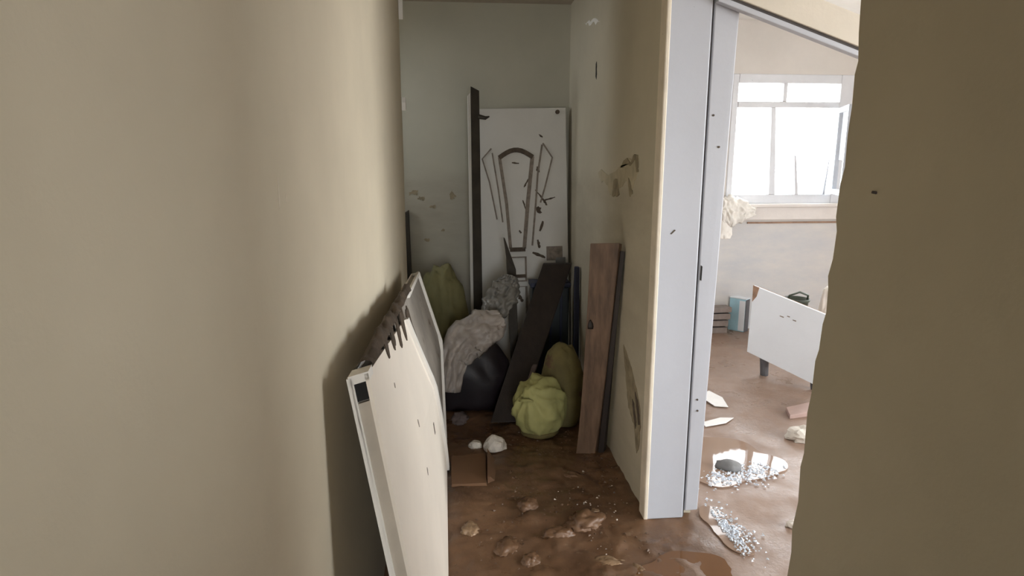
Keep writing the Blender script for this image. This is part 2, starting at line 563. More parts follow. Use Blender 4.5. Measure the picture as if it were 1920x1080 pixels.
# the bright room
wwin = MB()
wwin.box(WX + 0.1, 2.40, YW, YW + 0.2, -0.05, ZR).box(3.50, 3.7, YW, YW + 0.2, -0.05, ZR).box(4.7, 4.95, YW, YW + 0.2, -0.05, ZR).box(3.7, 4.7, YW, YW + 0.2, -0.05, 0.4).box(3.7, 4.7, YW, YW + 0.2, 2.4, ZR)
wwin.box(2.40, 3.50, YW, YW + 0.2, -0.05, 1.16).box(2.40, 3.50, YW, YW + 0.2, 2.28, ZR)
struct('wall_window', wwin, 'wall_room', label='pale wall with the window in the bright room')
wg = MB()
wg.box(4.75, 4.95, -3.1, -2.8, -0.05, ZR).box(4.75, 4.95, 2.6, YW, -0.05, ZR).box(4.75, 4.95, -2.8, 2.6, -0.05, 0.50).box(4.75, 4.95, -2.8, 2.6, 2.40, ZR)
struct('wall_garden', wg, 'wall_room', label='side wall of the bright room with an added wide window')
struct('wall_room_near', MB().box(WX + 0.1, 4.95, -3.1, -2.95, -0.05, ZR), 'wall_room', label='near wall of the bright room')
struct('wall_room_skin', MB().box(WX + WT, WX + WT + 0.012, 2.56, YW, -0.05, ZR).box(WX + WT, WX + WT + 0.012, 0.60, 1.22, -0.05, ZR).box(WX + WT, WX + WT + 0.012, -2.95, 0.36, -0.05, ZR).box(WX + WT, WX + WT + 0.012, 0.36, 0.60, -0.05, 1.25).box(WX + WT, WX + WT + 0.012, 0.36, 0.60, 2.05, ZR).box(WX + WT, WX + WT + 0.012, 1.22, 2.56, 2.38, ZR), 'wall_room', label='pale plaster face on the room side of the doorway wall')
# ledge under the window and the joint line below it
struct('trim_1', MB().box(2.30, 3.68, YW - 0.045, YW + 0.001, 1.02, 1.15), 'sill', label='plaster ledge band below the window sill', bevel=0.006)
struct('trim_2', MB().box(2.62, 3.68, YW - 0.012, YW + 0.001, 0.985, 1.0), 'cab_raw', label='thin brown joint line below the ledge')

# ------------------------------------------------------------------ window in view
w1 = thing('window_1', (2.95, YW, 1.16), None, None)
w1['kind'] = 'structure'
w1['label'] = 'white framed window with a broken lower sash'
y0, y1 = YW - 0.005, YW + 0.055
MB().box(2.40, 2.455, y0, y1, 1.16, 2.28).build('frame_side', 'win_frame', w1, 0.006)
MB().box(3.385, 3.50, y0, y1, 1.16, 2.28).build('frame_side', 'win_frame', w1, 0.006)
MB().box(2.455, 3.385, y0, y1, 2.205, 2.28).build('frame_head', 'win_frame', w1, 0.006)
MB().box(2.455, 3.385, y0, y1, 1.16, 1.245).build('frame_bottom', 'win_frame', w1, 0.006)
MB().box(2.455, 3.385, y0 - 0.004, y1, 2.0, 2.05).build('transom', 'win_frame', w1, 0.006)
MB().box(2.862, 2.898, y0, y1, 2.05, 2.205).build('mullion', 'win_frame', w1, 0.006)
MB().hexa([(2.80, y0, 1.245), (2.86, y0, 1.245), (2.86, y1, 1.245), (2.80, y1, 1.245), (2.765, y0, 2.0), (2.805, y0, 2.0), (2.805, y1, 2.0), (2.765, y1, 2.0)]).build('mullion', 'win_frame', w1, 0.005)
b = MB().hexa([(3.045, y0, 1.245), (3.078, y0, 1.245), (3.078, y1, 1.245), (3.045, y1, 1.245), (3.015, y0 + 0.01, 1.60), (3.035, y0 + 0.01, 1.58), (3.035, y1, 1.58), (3.015, y1, 1.61)])
b.build('broken_mullion', 'win_frame', w1, 0.003)
for (a, c, z0, z1) in ((2.455, 2.862, 2.05, 2.205), (2.898, 3.385, 2.05, 2.205)):
    MB().box(a, c, YW + 0.024, YW + 0.028, z0, z1).build('pane', 'glass', w1)
MB().hexa([(2.455, YW + .024, 1.245), (2.80, YW + .024, 1.245), (2.80, YW + .028, 1.245), (2.455, YW + .028, 1.245), (2.455, YW + .024, 2.0), (2.765, YW + .024, 2.0), (2.765, YW + .028, 2.0), (2.455, YW + .028, 2.0)]).build('pane', 'glass', w1)
# the casement on the right stands open into the room, seen nearly edge-on
mt = Matrix.Translation((3.40, YW - 0.01, 1.25)) @ Matrix.Rotation(math.radians(-112), 4, 'Z')
sash = MB()
sash.obox(mt, 0.0, 0.045, -0.02, 0.02, 0, 0.75).obox(mt, 0.40, 0.445, -0.02, 0.02, 0, 0.75).obox(mt, 0.045, 0.40, -0.02, 0.02, 0, 0.045).obox(mt, 0.045, 0.40, -0.02, 0.02, 0.705, 0.75)
sa = sash.build('open_casement', 'sash', w1, 0.004)
MB().obox(mt, 0.045, 0.40, -0.003, 0.003, 0.30, 0.705).build('pane', 'glass', sa)
MB().tube([(3.30, YW - 0.02, 1.245), (3.335, YW - 0.01, 1.55)], [0.018, 0.006], 6).build('glass_splinter', 'sash', w1)
MB().box(2.34, 3.56, YW - 0.075, YW + 0.02, 1.135, 1.165).build('sill', 'sill', w1, 0.006)

# added window of the side wall, out of view, that lights the room
w2 = thing('added_window_2', (4.85, 0.1, 0.50), None, None)
w2['kind'] = 'structure'
w2['label'] = 'unseen wide window added to the side wall to light the room'
for (a, c, z0, z1) in ((-2.8, -2.74, 0.5, 2.4), (2.54, 2.6, 0.5, 2.4), (-0.93, -0.87, 0.56, 2.34), (0.9, 0.96, 0.56, 2.34), (-2.74, 2.54, 0.5, 0.56), (-2.74, 2.54, 2.34, 2.4)):
    MB().box(4.80, 4.86, a, c, z0, z1).build('added_frame_bar', 'win_frame', w2)

w3 = thing('added_window_3', (4.2, YW + 0.05, 0.40), None, None)  # unseen window added to throw more light on the left wall
w3['kind'] = 'structure'
w3['label'] = 'unseen window added to the window wall to light the corridor'
for (a, c, z0, z1) in ((3.7, 3.76, 0.4, 2.4), (4.64, 4.7, 0.4, 2.4), (3.76, 4.64, 0.4, 0.46), (3.76, 4.64, 2.34, 2.4)):
    MB().box(a, c, YW + 0.05, YW + 0.11, z0, z1).build('added_frame_bar', 'win_frame', w3)

# ------------------------------------------------------------------ door frame of the room
fr = thing('door_1', (WX + 0.1, 2.47, 0), None, None)
fr['kind'] = 'structure'
fr['label'] = 'white painted door frame standing in the muddy doorway, its broken head slanting into the room'
JT = 2.36
jm = MB().box(WX - 0.004, 0.972, 2.448, 2.49, 0.0, JT).build('jamb', 'white_wood', fr, 0.006)
MB().box(0.972, 0.980, 2.462, 2.49, 0.0, JT).build('groove', 'groove', fr)
MB().hexa([(0.980, 2.452, 0.03), (1.040, 2.456, 0.03), (1.040, 2.50, 0.03), (0.980, 2.49, 0.03), (0.980, 2.452, JT), (1.085, 2.456, JT), (1.085, 2.50, JT), (0.980, 2.49, JT)]).build('door_stop', 'white_wood', fr, 0.005)
MB().box(WX - 0.016, WX + 0.002, 2.444, 2.52, 0.0, JT).build('architrave', 'cream_edge', fr, 0.005)
o = MB().prism([(0.985, 2.4519, 1.07), (0.992, 2.4519, 1.065), (0.993, 2.4519, 1.125), (0.986, 2.4519, 1.13)], (0, -0.0015, 0)).build('strike_hole', 'black', fr)
o = MB().prism([(0.850, 2.4475, 1.26), (0.855, 2.4475, 1.258), (0.872, 2.4475, 1.275), (0.866, 2.4475, 1.277)], (0, -0.0015, 0)).build('scratch', 'mudstain', fr)
for (x, z) in ((1.006, 0.55), (1.010, 0.50), (1.030, 1.60), (1.0, 1.72)):
    MB().tube([(x, 2.4535, z), (x, 2.450, z)], 0.0045, 7).build('nail_hole', 'mudstain', fr)


def slanted(d0, d1, y0, y1):
    """piece of the head board that broke away and hangs slanting into the room"""
    a, b = Vector((0.978, 0, 2.126)), Vector((1.78, 0, 1.863))
    v = (b - a).normalized()
    n = Vector((-v.z, 0, v.x))
    q = []
    for d in (d0, d1):
        q += [a + n * d + Vector((0, y0, 0)), b + n * d + Vector((0, y0, 0)), b + n * d + Vector((0, y1, 0)), a + n * d + Vector((0, y1, 0))]
    return MB().hexa(q)


slanted(0.034, 0.140, 2.420, 2.450).build('broken_head', 'head', fr, 0.003)
slanted(0.018, 0.036, 2.432, 2.448).build('head_groove', 'groove', fr)
slanted(0.0, 0.020, 2.418, 2.450).build('head_stop', 'white_wood', fr, 0.003)

# ------------------------------------------------------------------ stains with relief on the right wall
wr = bpy.data.objects['wall_right']


def ragged(pts, seed, amt=0.10, sub=5):
    """2-D outline with its edges broken up"""
    rs = random.Random(seed)
    n = len(pts)
    out = []
    for i in range(n):
        a, c = Vector(pts[i]), Vector(pts[(i + 1) % n])
        d = c - a
        nn = Vector((-d.y, d.x))
        for k in range(sub):
            q = a + d * (k / sub) + nn * rs.uniform(-amt, amt)
            out.append((q.x, q.y))
    return out


def peel(pts, m='peel', d=0.0025, name='peeled_paint', x=WX):
    return MB().prism([(x + 0.0005, y, z) for y, z in ragged(pts, len(pts) * 7 + int(pts[0][0] * 100), 0.06)], (-d, 0, 0)).build(name, m, wr)


peel([(3.60, 1.47), (3.20, 1.50), (2.80, 1.565), (2.79, 1.50), (2.86, 1.43), (2.90, 1.40), (2.98, 1.45), (3.10, 1.41), (3.20, 1.375), (3.30, 1.37), (3.36, 1.42), (3.50, 1.43)], 'peel')
peel([(3.10, 1.525), (2.80, 1.572), (2.785, 1.50), (2.815, 1.495), (2.84, 1.545), (3.05, 1.51)], 'stain_soft', 0.004, 'peeled_flake')
peel([(3.22, 1.455), (3.14, 1.46), (3.10, 1.375), (3.25, 1.365)], 'stain_soft', 0.005, 'peeled_flake')
peel([(2.945, 1.47), (2.90, 1.44), (2.865, 1.40), (2.91, 1.38), (2.935, 1.42)], 'stain_soft', 0.004, 'peeled_flake')
peel([(3.735, 2.09), (3.715, 2.10), (3.70, 2.03), (3.71, 2.0), (3.73, 2.02)], 'black', 0.002, 'wall_slit')
peel([(4.10, 2.375), (3.95, 2.345), (3.72, 2.31), (3.66, 2.305), (3.75, 2.335), (3.95, 2.365)], 'chip', 0.002, 'plaster_scar')
peel([(2.93, 0.66), (2.80, 0.60), (2.68, 0.52), (2.60, 0.43), (2.60, 0.28), (2.64, 0.22), (2.70, 0.34), (2.80, 0.38), (2.86, 0.50)], 'stain_soft', 0.003, 'mud_smear')
peel([(2.73, 0.45), (2.70, 0.44), (2.655, 0.37), (2.665, 0.33), (2.70, 0.38)], 'mudstain', 0.006, 'mud_smear')
peel([(2.69, 0.50), (2.64, 0.47), (2.60, 0.38), (2.62, 0.37), (2.66, 0.44)], 'mudstain', 0.006, 'mud_smear')

# dark strip standing at the far end of the left wall
wb = bpy.data.objects['wall_back']
o = MB().hexa([(-0.375, 4.52, 0.0), (-0.325, 4.52, 0.0), (-0.325, 4.57, 0.0), (-0.375, 4.57, 0.0), (-0.372, 4.55, 1.18), (-0.34, 4.55, 1.20), (-0.34, 4.585, 1.20), (-0.372, 4.585, 1.18)]).build('dark_sliver', 'wood_post', None, 0.004)
tag(rebase(o), 'short dark sliver against the end wall, just past the left wall', 'sliver')
for k, (x, z, w, h) in enumerate(((-0.30, 1.32, 0.05, 0.02), (-0.25, 1.28, 0.03, 0.012), (-0.22, 0.98, 0.03, 0.012), (-0.10, 1.05, 0.02, 0.01), (-0.17, 1.22, 0.025, 0.012), (-0.03, 1.30, 0.03, 0.03))):
    out = ragged([(x + w * math.cos(a) * (0.5 + 0.5 * ((k * 7 + n_) % 3) / 2), z + h * math.sin(a)) for n_, a in enumerate([q * 0.785 for q in range(8)])], k, 0.3, 3)
    MB().prism([(a, YB - 0.0005, c) for a, c in out], (0, -0.002, 0)).build('mud_splash', 'stain_soft', wb)

# ------------------------------------------------------------------ white door leaf lying on its long edge against the left wall
dl = thing('fallen_door_leaf', (-0.1, 2.3, 0), 'cream white door leaf lying on its long edge, leaning on the left wall, torn skin', 'door')


def lerp(a, b, t):
    return Vector(a) * (1 - t) + Vector(b) * t


def Sf(u, v, t=0.0):
    """point on the warped leaf: u near..far, v bottom..top, t metres behind the front"""
    near = lerp((-0.040, 1.36, 0.015), (-0.203, 1.36, 1.084), v)
    if v < 0.62:
        far = lerp((-0.075, 3.17, 0.015), (-0.087, 3.20, 0.617), v / 0.62)
    else:
        far = lerp((-0.087, 3.20, 0.617), (-0.198, 3.215, 0.985), (v - 0.62) / 0.38)
    p = near * (1 - u) + far * u
    return p + Vector((-t, -0.35 * t * (1 - u), -0.18 * t))


def sheet(quads, t0, t1, nu=14, nv=12):
    """closed slab over a (u,v) quad [(u,v) bl, br, tr, tl] between depths t0 and t1"""
    bl, br, tr, tl = quads
    g = [[None] * (nv + 1) for _ in range(nu + 1)]
    h = [[None] * (nv + 1) for _ in range(nu + 1)]
    vs = []
    for i in range(nu + 1):
        for j in range(nv + 1):
            a, c = i / nu, j / nv
            u = (bl[0] * (1 - a) + br[0] * a) * (1 - c) + (tl[0] * (1 - a) + tr[0] * a) * c
            v = (bl[1] * (1 - a) + br[1] * a) * (1 - c) + (tl[1] * (1 - a) + tr[1] * a) * c
            g[i][j] = len(vs)
            vs.append(Sf(u, v, t0))
            h[i][j] = len(vs)
            vs.append(Sf(u, v, t1))
    fs = []
    for i in range(nu):
        for j in range(nv):
            fs.append((g[i][j], g[i + 1][j], g[i + 1][j + 1], g[i][j + 1]))
            fs.append((h[i][j], h[i][j + 1], h[i + 1][j + 1], h[i + 1][j]))
    for i in range(nu):
        fs.append((g[i][0], h[i][0], h[i + 1][0], g[i + 1][0]))
        fs.append((g[i][nv], g[i + 1][nv], h[i + 1][nv], h[i][nv]))
    for j in range(nv):
        fs.append((g[0][j], g[0][j + 1], h[0][j + 1], h[0][j]))
        fs.append((g[nu][j], h[nu][j], h[nu][j + 1], g[nu][j + 1]))
    return MB().add(vs, fs)


sheet([(0.010, 0.006), (0.994, 0.006), (0.994, 0.990), (0.010, 0.990)], 0.010, 0.034).build('core', 'slab_grey', dl)
# front skin, torn along a slanting line
sk = sheet([(0.0, 0.0), (0.90, 0.0), (0.45, 0.955), (0.0, 1.0)], 0.0, 0.008, 18, 14).build('front_skin', 'slab', dl)
sk['label'] = 'cream front skin torn along a slanting edge'
sheet([(0.875, 0.0), (0.905, 0.0), (0.468, 0.955), (0.45, 0.955)], -0.012, 0.008, 4, 16).build('torn_ridge', 'slab_rim', dl)
sheet([(0.0, 0.0), (0.012, 0.0), (0.012, 1.0), (0.0, 1.0)], 0.036, 0.046, 1, 14).build('back_rim', 'slab_rim', dl)
sheet([(0.0, 0.0), (1.0, 0.0), (1.0, 1.0), (0.0, 1.0)], 0.034, 0.040, 14, 12).build('back_skin', 'slab_rim', dl)
sheet([(0.004, 0.0), (0.018, 0.0), (0.018, 0.94), (0.004, 0.94)], 0.009, 0.035, 1, 14).build('end_strip', 'slab_end', dl)
sheet([(0.0035, 0.945), (0.016, 0.945), (0.016, 0.985), (0.0035, 0.985)], 0.009, 0.035, 1, 1).build('end_hole', 'black', dl)
sheet([(0.000, 0.985), (0.03, 0.985), (0.03, 1.004), (0.000, 1.004)], -0.001, 0.042, 1, 1).build('corner_cap', 'slab_rim', dl)
sheet([(0.988, 0.0), (1.0, 0.0), (1.0, 1.0), (0.988, 1.0)], -0.003, 0.035, 1, 16).build('far_rim', 'slab_rim', dl)
sheet([(0.62, 0.982), (1.0, 0.99), (1.0, 1.004), (0.62, 1.0)], -0.001, 0.010, 10, 1).build('top_rim', 'slab_rim', dl)


def crust(name, u0, u1, v, w, hgt, seed, m):
    """lumpy mud along the upper edge"""
    vs, fs = [], []
    nu, nt = 70, 7
    for i in range(nu + 1):
        for j in range(nt + 1):
            u = u0 + (u1 - u0) * i / nu
            t = -0.004 + w * j / nt
            e = math.sin(math.pi * j / nt)
            n = float(fbm(np.array([[u * 34, t * 60, seed]]), 3, seed)[0])
            p = Sf(u, v, t)
            vs.append(p + Vector((0.004 * n, 0, hgt * (e * (0.8 + 0.9 * n)) + 0.003)))
    for i in range(nu):
        for j in range(nt):
            a = i * (nt + 1) + j
            fs.append((a, a + 1, a + nt + 2, a + nt + 1))
    return MB().add(vs, fs).build(name, m, dl, smooth=True)


crust('mud_crust', 0.035, 0.66, 0.998, 0.044, 0.034, 3, 'mud_crust')
# mud thrown over the torn corner
for (u, v, s, k) in ((0.545, 0.90, 0.085, 1), (0.40, 0.965, 0.06, 2), (0.33, 0.975, 0.06, 5), (0.25, 0.985, 0.05, 6), (0.57, 0.84, 0.06, 3), (0.17, 0.99, 0.04, 8), (0.47, 0.955, 0.04, 12)):
    pts = []
    rr = random.Random(k)
    for a in range(13):
        t = 2 * math.pi * a / 13
        r = s * (0.72 + 0.16 * math.sin(2.3 * t + k) + rr.uniform(-0.08, 0.12))
        pts.append(Sf(u + r * math.cos(t) * 0.42, min(0.998, v + r * math.sin(t) * 1.3), -0.0035 if u < 0.45 else 0.006))
    MB().prism(pts, (-0.004, 0, 0)).build('mud_splash', 'mud_crust', dl)
rr = random.Random(11)
for k in range(4):
    u, v = rr.uniform(0.05, 0.62), rr.uniform(0.35, 0.93)
    pts = []
    s = rr.uniform(0.003, 0.009)
    for a in range(7):
        t = 2 * math.pi * a / 7
        pts.append(Sf(u + s * math.cos(t) * 0.5 * rr.uniform(.6, 1), v + 1.8 * s * math.sin(t) * rr.uniform(.6, 1), -0.0015))
    MB().prism(pts, (-0.002, 0, 0)).build('mud_speck', 'mudstain_l', sk)
MB().prism([Sf(0.52, 0.475, -0.0015), Sf(0.53, 0.475, -0.0015), Sf(0.52, 0.525, -0.0015), Sf(0.51, 0.525, -0.0015)], (-0.003, 0, 0)).build('slot', 'mudstain', sk)

# ------------------------------------------------------------------ white panelled door leaf leaning at the end of the corridor
bd = thing('leaning_door_leaf', (0.48, 4.3, 0), 'white door leaf with arched moulding and mud splashes, leaning on the end wall', 'door')
DM = Matrix.Translation((0.135, 4.33, 0.0)) @ Matrix.Rotation(math.radians(1.2), 4, 'Y').inverted() @ Matrix.Rotation(math.radians(-4.6), 4, 'X')
DW, DH = 0.672, 1.90


def dq(x, z, y=0.0):
    return DM @ Vector((x, y, z))


leaf_ = MB().obox(DM, 0, DW, 0, 0.04, 0, DH).build('leaf', 'door_white', bd, 0.004)


def strip(pts, w, m, name='moulding', d=0.006, closed=False):
    """flat moulding strip along a polyline in door coordinates"""
    P = [Vector((x, z)) for x, z in pts]
    n = len(P)
    L, Rr = [], []
    for i in range(n):
        a = P[i - 1] if (i > 0 or closed) else P[i]
        c = P[(i + 1) % n] if (i < n - 1 or closed) else P[i]
        t = (c - a).normalized()
        nn = Vector((-t.y, t.x)) * (w / 2)
        L.append(P[i] + nn)
        Rr.append(P[i] - nn)
    mb = MB()
    for i in range(n if closed else n - 1):
        j = (i + 1) % n
        q = [dq(L[i].x, L[i].y, 0.001), dq(L[j].x, L[j].y, 0.001), dq(Rr[j].x, Rr[j].y, 0.001), dq(Rr[i].x, Rr[i].y, 0.001)]
        e = [dq(L[i].x, L[i].y, -d), dq(L[j].x, L[j].y, -d), dq(Rr[j].x, Rr[j].y, -d), dq(Rr[i].x, Rr[i].y, -d)]
        mb.hexa(q + e)
    return mb.build(name, m, bd)


def arc(cx, z0, hw, rise, n=9):
    return [(cx - hw + 2 * hw * k / n, z0 + rise * math.sin(math.pi * k / n)) for k in range(n + 1)]


def splash(pts, w):
    """ragged dried splash along a polyline"""
    rs = random.Random(int(w * 1e4) + int(pts[0][0] * 1e4))
    P = [Vector(a).lerp(Vector(c), k / 5) for a, c in zip(pts[:-1], pts[1:]) for k in range(5)] + [Vector(pts[-1])]
    n = len(P)
    L, Rr = [], []
    for i in range(n):
        d = (P[min(i + 1, n - 1)] - P[max(i - 1, 0)]).normalized()
        nn = Vector((-d.y, d.x))
        e = math.sin(math.pi * (i + 0.5) / n) ** 0.5 * 0.55
        L.append(P[i] + nn * w * e * rs.uniform(0.4, 1.3))
        Rr.append(P[i] - nn * w * e * rs.uniform(0.4, 1.3))
    poly = [dq(q.x, q.y, 0.0005) for q in L + Rr[::-1]]
    MB().prism(poly, tuple(dq(0, 0, -0.003) - dq(0, 0, 0))).build('mud_splash', 'mudstain', leaf_)


cx = 0.315
top = arc(cx, 1.565, 0.118, 0.052)
strip(top, 0.032, 'mudstain', d=0.008)
strip([(cx - 0.115, 1.57), (cx - 0.075, 1.25), (cx - 0.055, 0.93)], 0.022, 'mudstain_l')
strip([(cx + 0.115, 1.57), (cx + 0.075, 1.25), (cx + 0.042, 0.93)], 0.027, 'mudstain_l')
strip([(cx - 0.06, 0.925), (cx + 0.05, 0.925)], 0.03, 'mudstain')
strip([(cx - 0.06, 0.87), (cx + 0.05, 0.87), (cx + 0.05, 0.70), (cx - 0.06, 0.70)], 0.016, 'mudstain_l', closed=True)
strip([(cx - 0.06, 0.735), (cx + 0.05, 0.735)], 0.024, 'mudstain', d=0.007)
strip([(cx - 0.055, 0.66), (cx + 0.05, 0.66), (cx + 0.05, 0.30), (cx - 0.055, 0.30)], 0.016, 'mudstain_l', closed=True)
strip([(cx - 0.17, 1.63), (cx - 0.235, 1.56), (cx - 0.19, 1.40), (cx - 0.145, 1.14)], 0.010, 'mudstain_l', d=0.004)
strip([(cx - 0.165, 1.60), (cx - 0.13, 1.35), (cx - 0.105, 1.12)], 0.010, 'mudstain_l', d=0.004)
strip([(cx + 0.19, 1.66), (cx + 0.255, 1.56), (cx + 0.20, 1.36), (cx + 0.165, 1.25)], 0.011, 'mudstain_l', d=0.004)
strip([(cx + 0.185, 1.65), (cx + 0.15, 1.45), (cx + 0.135, 1.28), (cx + 0.10, 0.95)], 0.013, 'mudstain_l', d=0.004)
for L, w in (([(cx + 0.13, 1.34), (cx + 0.19, 1.265), (cx + 0.27, 1.285)], 0.014), ([(cx + 0.19, 1.265), (cx + 0.21, 1.23)], 0.018),
             ([(cx + 0.14, 1.22), (cx + 0.165, 1.175)], 0.035), ([(cx + 0.18, 1.12), (cx + 0.155, 1.05)], 0.022), ([(cx + 0.165, 1.72), (cx + 0.19, 1.70)], 0.014),
             ([(cx + 0.14, 0.99), (cx + 0.15, 0.93)], 0.02), ([(cx + 0.05, 1.36), (cx + 0.09, 1.42)], 0.014), ([(cx + 0.04, 1.27), (cx + 0.06, 1.20)], 0.014),
             ([(cx + 0.01, 1.06), (cx + 0.025, 1.04)], 0.016), ([(cx + 0.145, 1.50), (cx + 0.16, 1.46)], 0.022), ([(cx + 0.10, 0.90), (cx + 0.19, 0.86)], 0.02),
             ([(cx + 0.0, 0.60), (cx + 0.02, 0.55)], 0.03), ([(cx - 0.03, 1.53), (cx + 0.02, 1.525)], 0.012)):
    splash(L, w)
pl = MB().obox(DM, cx + 0.20, cx + 0.315, -0.005, 0.001, 0.84, 0.94).build('lock_plate', 'mudstain_l', bd, 0.002)
MB().obox(DM, cx + 0.265, cx + 0.335, -0.012, 0.001, 0.78, 0.86).build('lock_case', 'stone', bd, 0.002)
c = dq(DW - 0.06, DH - 0.03)
MB().tube([c + Vector((0, 0.004, 0)), c + Vector((0, -0.010, 0))], 0.015, 12).build('hinge_stub', 'mudstain', leaf_)

# narrow board seen edge-on beside it
nb = thing('narrow_board', (0.11, 4.25, 0), 'tall narrow board with a pale edge and dark face, upright left of the white door', 'board')
MB().hexa([(0.107, 4.22, 0.0), (0.170, 4.245, 0.0), (0.170, 4.29, 0.0), (0.107, 4.265, 0.0), (0.104, 4.28, 2.02), (0.160, 4.30, 1.995), (0.160, 4.34, 1.995), (0.104, 4.32, 2.02)]).build('board', 'wood_post', nb, 0.002)
MB().hexa([(0.086, 4.215, 0.0), (0.106, 4.219, 0.0), (0.106, 4.265, 0.0), (0.086, 4.262, 0.0), (0.083, 4.276, 1.96), (0.103, 4.279, 1.98), (0.103, 4.32, 1.98), (0.083, 4.317, 1.96)]).build('pale_edge', 'door_white', nb, 0.002)
MB().tube([(0.155, 4.285, 1.83), (0.20, 4.272, 1.82), (0.225, 4.27, 1.83)], [0.016, 0.012, 0.004], 7).build('hinge_pin', 'wood_post', nb)

# ------------------------------------------------------------------ brown plank leaning on the right wall
pk = thing('brown_plank', (0.66, 3.1, 0), 'wet brown wooden plank leaning against the stained wall by the yellow bundle', 'plank')
q0 = [(0.612, 3.10, 0.0), (0.712, 3.09, 0.0), (0.735, 3.13, 0.0), (0.635, 3.14, 0.0)]
q1 = [(0.640, 2.98, 1.155), (0.775, 2.945, 1.16), (0.800, 2.985, 1.15), (0.665, 3.02, 1.145)]
mb = MB()
lay = 9
ring = []
vs = []
for i in range(lay + 1):
    t = i / lay
    for a, c in zip(q0, q1):
        p = lerp(a, c, t)
        p.x += 0.006 * math.sin(5 * t + 1) * (1 - t) + (0.012 * math.sin(math.pi * t))
        vs.append(p)
fs = [(3, 2, 1, 0), tuple(range(4 * lay, 4 * lay + 4))]
for i in range(lay):
    for k in range(4):
        fs.append((4 * i + k, 4 * i + (k + 1) % 4, 4 * i + 4 + (k + 1) % 4, 4 * i + 4 + k))
pk_ = mb.add(vs, fs).build('plank', 'wood_plank', pk, 0.004)
MB().hexa([(0.735, 3.10, 0.0), (0.765, 3.09, 0.0), (0.79, 3.13, 0.0), (0.755, 3.14, 0.0), (0.784, 2.955, 1.12), (0.803, 2.945, 1.12), (0.806, 2.985, 1.11), (0.786, 2.99, 1.11)]).build('side_shadow_strip', 'wood_dark', pk, 0.003)  # dark strip put in for the plank's shaded side and shadow
for (t, dx, s) in ((0.62, 0.03, 0.016), (0.80, 0.09, 0.012)):
    p = lerp(q0[0], q1[0], t) + Vector((dx, -0.012, 0))
    lump_obj('knot', (p.x, p.y, p.z), (s, 0.006, s * 2.2), 3, 'wood_dark', parent=pk_, sub=2)

# ------------------------------------------------------------------ heap at the end of the corridor
o = lump_obj('yellow_sack', (-0.115, 4.27, 0.0), (0.175, 0.19, 0.56), 21, 'yellow_s', sub=5, amp=0.22, freq=1.6, ridge=0.10, flat=0.48)
tag(o, 'olive yellow cloth sack standing behind the fallen door leaf', 'sack')
o = lump_obj('dark_bag', (0.06, 3.84, 0.0), (0.25, 0.15, 0.30), 33, 'bin_bag', sub=4, amp=0.2, freq=1.4, ridge=0.12, flat=0.42)
tag(o, 'black crumpled bag on the mud at the foot of the heap', 'bag')


def drape(name, path, width, seed, m, label, cat, amp=0.04):
    """crumpled sheet: path = centre line, width across; thin but closed"""
    nu, nv = 46, 26
    P = [Vector(p) for p in path]
    seg = len(P) - 1
    vs = []
    for i in range(nu + 1):
        t = i / nu * seg
        k = min(int(t), seg - 1)
        c = P[k].lerp(P[k + 1], t - k)
        d = (P[k + 1] - P[k]).normalized()
        side = d.cross(Vector((0, -1, 0.35))).normalized()
        up = side.cross(d).normalized()
        wv = width[k] * (1 - (t - k)) + width[k + 1] * (t - k)
        for j in range(nv + 1):
            s = j / nv - 0.5
            q = np.array([[i * 0.17, j * 0.21, seed]])
            n = float(fbm(q, 3, seed)[0])
            r = 1 - abs(float(fbm(q * 1.6 + 9, 3, seed + 7)[0])) * 2
            jag = 1 + 0.18 * float(vnoise(np.array([[i * 0.35, s * 3, seed + 3]]), seed)[0])
            vs.append(c + side * s * wv * jag + up * (amp * (n + 0.7 * r) - 1.1 * wv * s * s))
    fs = []
    for i in range(nu):
        for j in range(nv):
            a = i * (nv + 1) + j
            fs.append((a, a + 1, a + nv + 2, a + nv + 1))
    o = MB().add(vs, fs).build(name, m, None, smooth=True)
    md = o.modifiers.new('thick', 'SOLIDIFY')
    md.thickness = 0.004
    return tag(rebase(o), label, cat)


drape('plastic_sheet', [(-0.06, 3.56, 0.20), (-0.03, 3.60, 0.40), (0.05, 3.64, 0.50), (0.16, 3.66, 0.56), (0.27, 3.70, 0.60)], [0.12, 0.17, 0.24, 0.24, 0.14], 5, 'plastic_w',
      'muddy white plastic sheet crumpled over the black bag', 'plastic sheet', 0.035)
drape('plastic_film', [(0.17, 3.80, 0.56), (0.24, 3.85, 0.66), (0.31, 3.90, 0.76), (0.34, 3.92, 0.83)], [0.10, 0.19, 0.19, 0.08], 12, 'plastic_g',
      'grey translucent plastic film bunched in front of the white door', 'plastic film', 0.035)
# dark splinter pointing up
o = MB().hexa([(0.345, 3.93, 0.30), (0.405, 3.93, 0.30), (0.405, 3.955, 0.30), (0.345, 3.955, 0.30), (0.300, 4.13, 1.03), (0.315, 4.13, 1.0), (0.315, 4.145, 1.0), (0.300, 4.145, 1.03)])
o = MB().hexa([(0.350, 3.97, 0.0), (0.40, 3.97, 0.0), (0.40, 3.99, 0.0), (0.350, 3.99, 0.0), (0.315, 4.02, 0.93), (0.378, 4.02, 0.85), (0.378, 4.04, 0.85), (0.315, 4.04, 0.93)]).add([], [])
o.hexa([(0.315, 4.02, 0.93), (0.378, 4.02, 0.85), (0.378, 4.04, 0.85), (0.315, 4.04, 0.93), (0.298, 4.03, 1.06), (0.306, 4.03, 1.055), (0.306, 4.045, 1.055), (0.298, 4.045, 1.06)])
tag(rebase(o.build('dark_splinter', 'wood_post', None, 0.002)), 'pointed dark wood splinter sticking up in front of the white door', 'splinter')
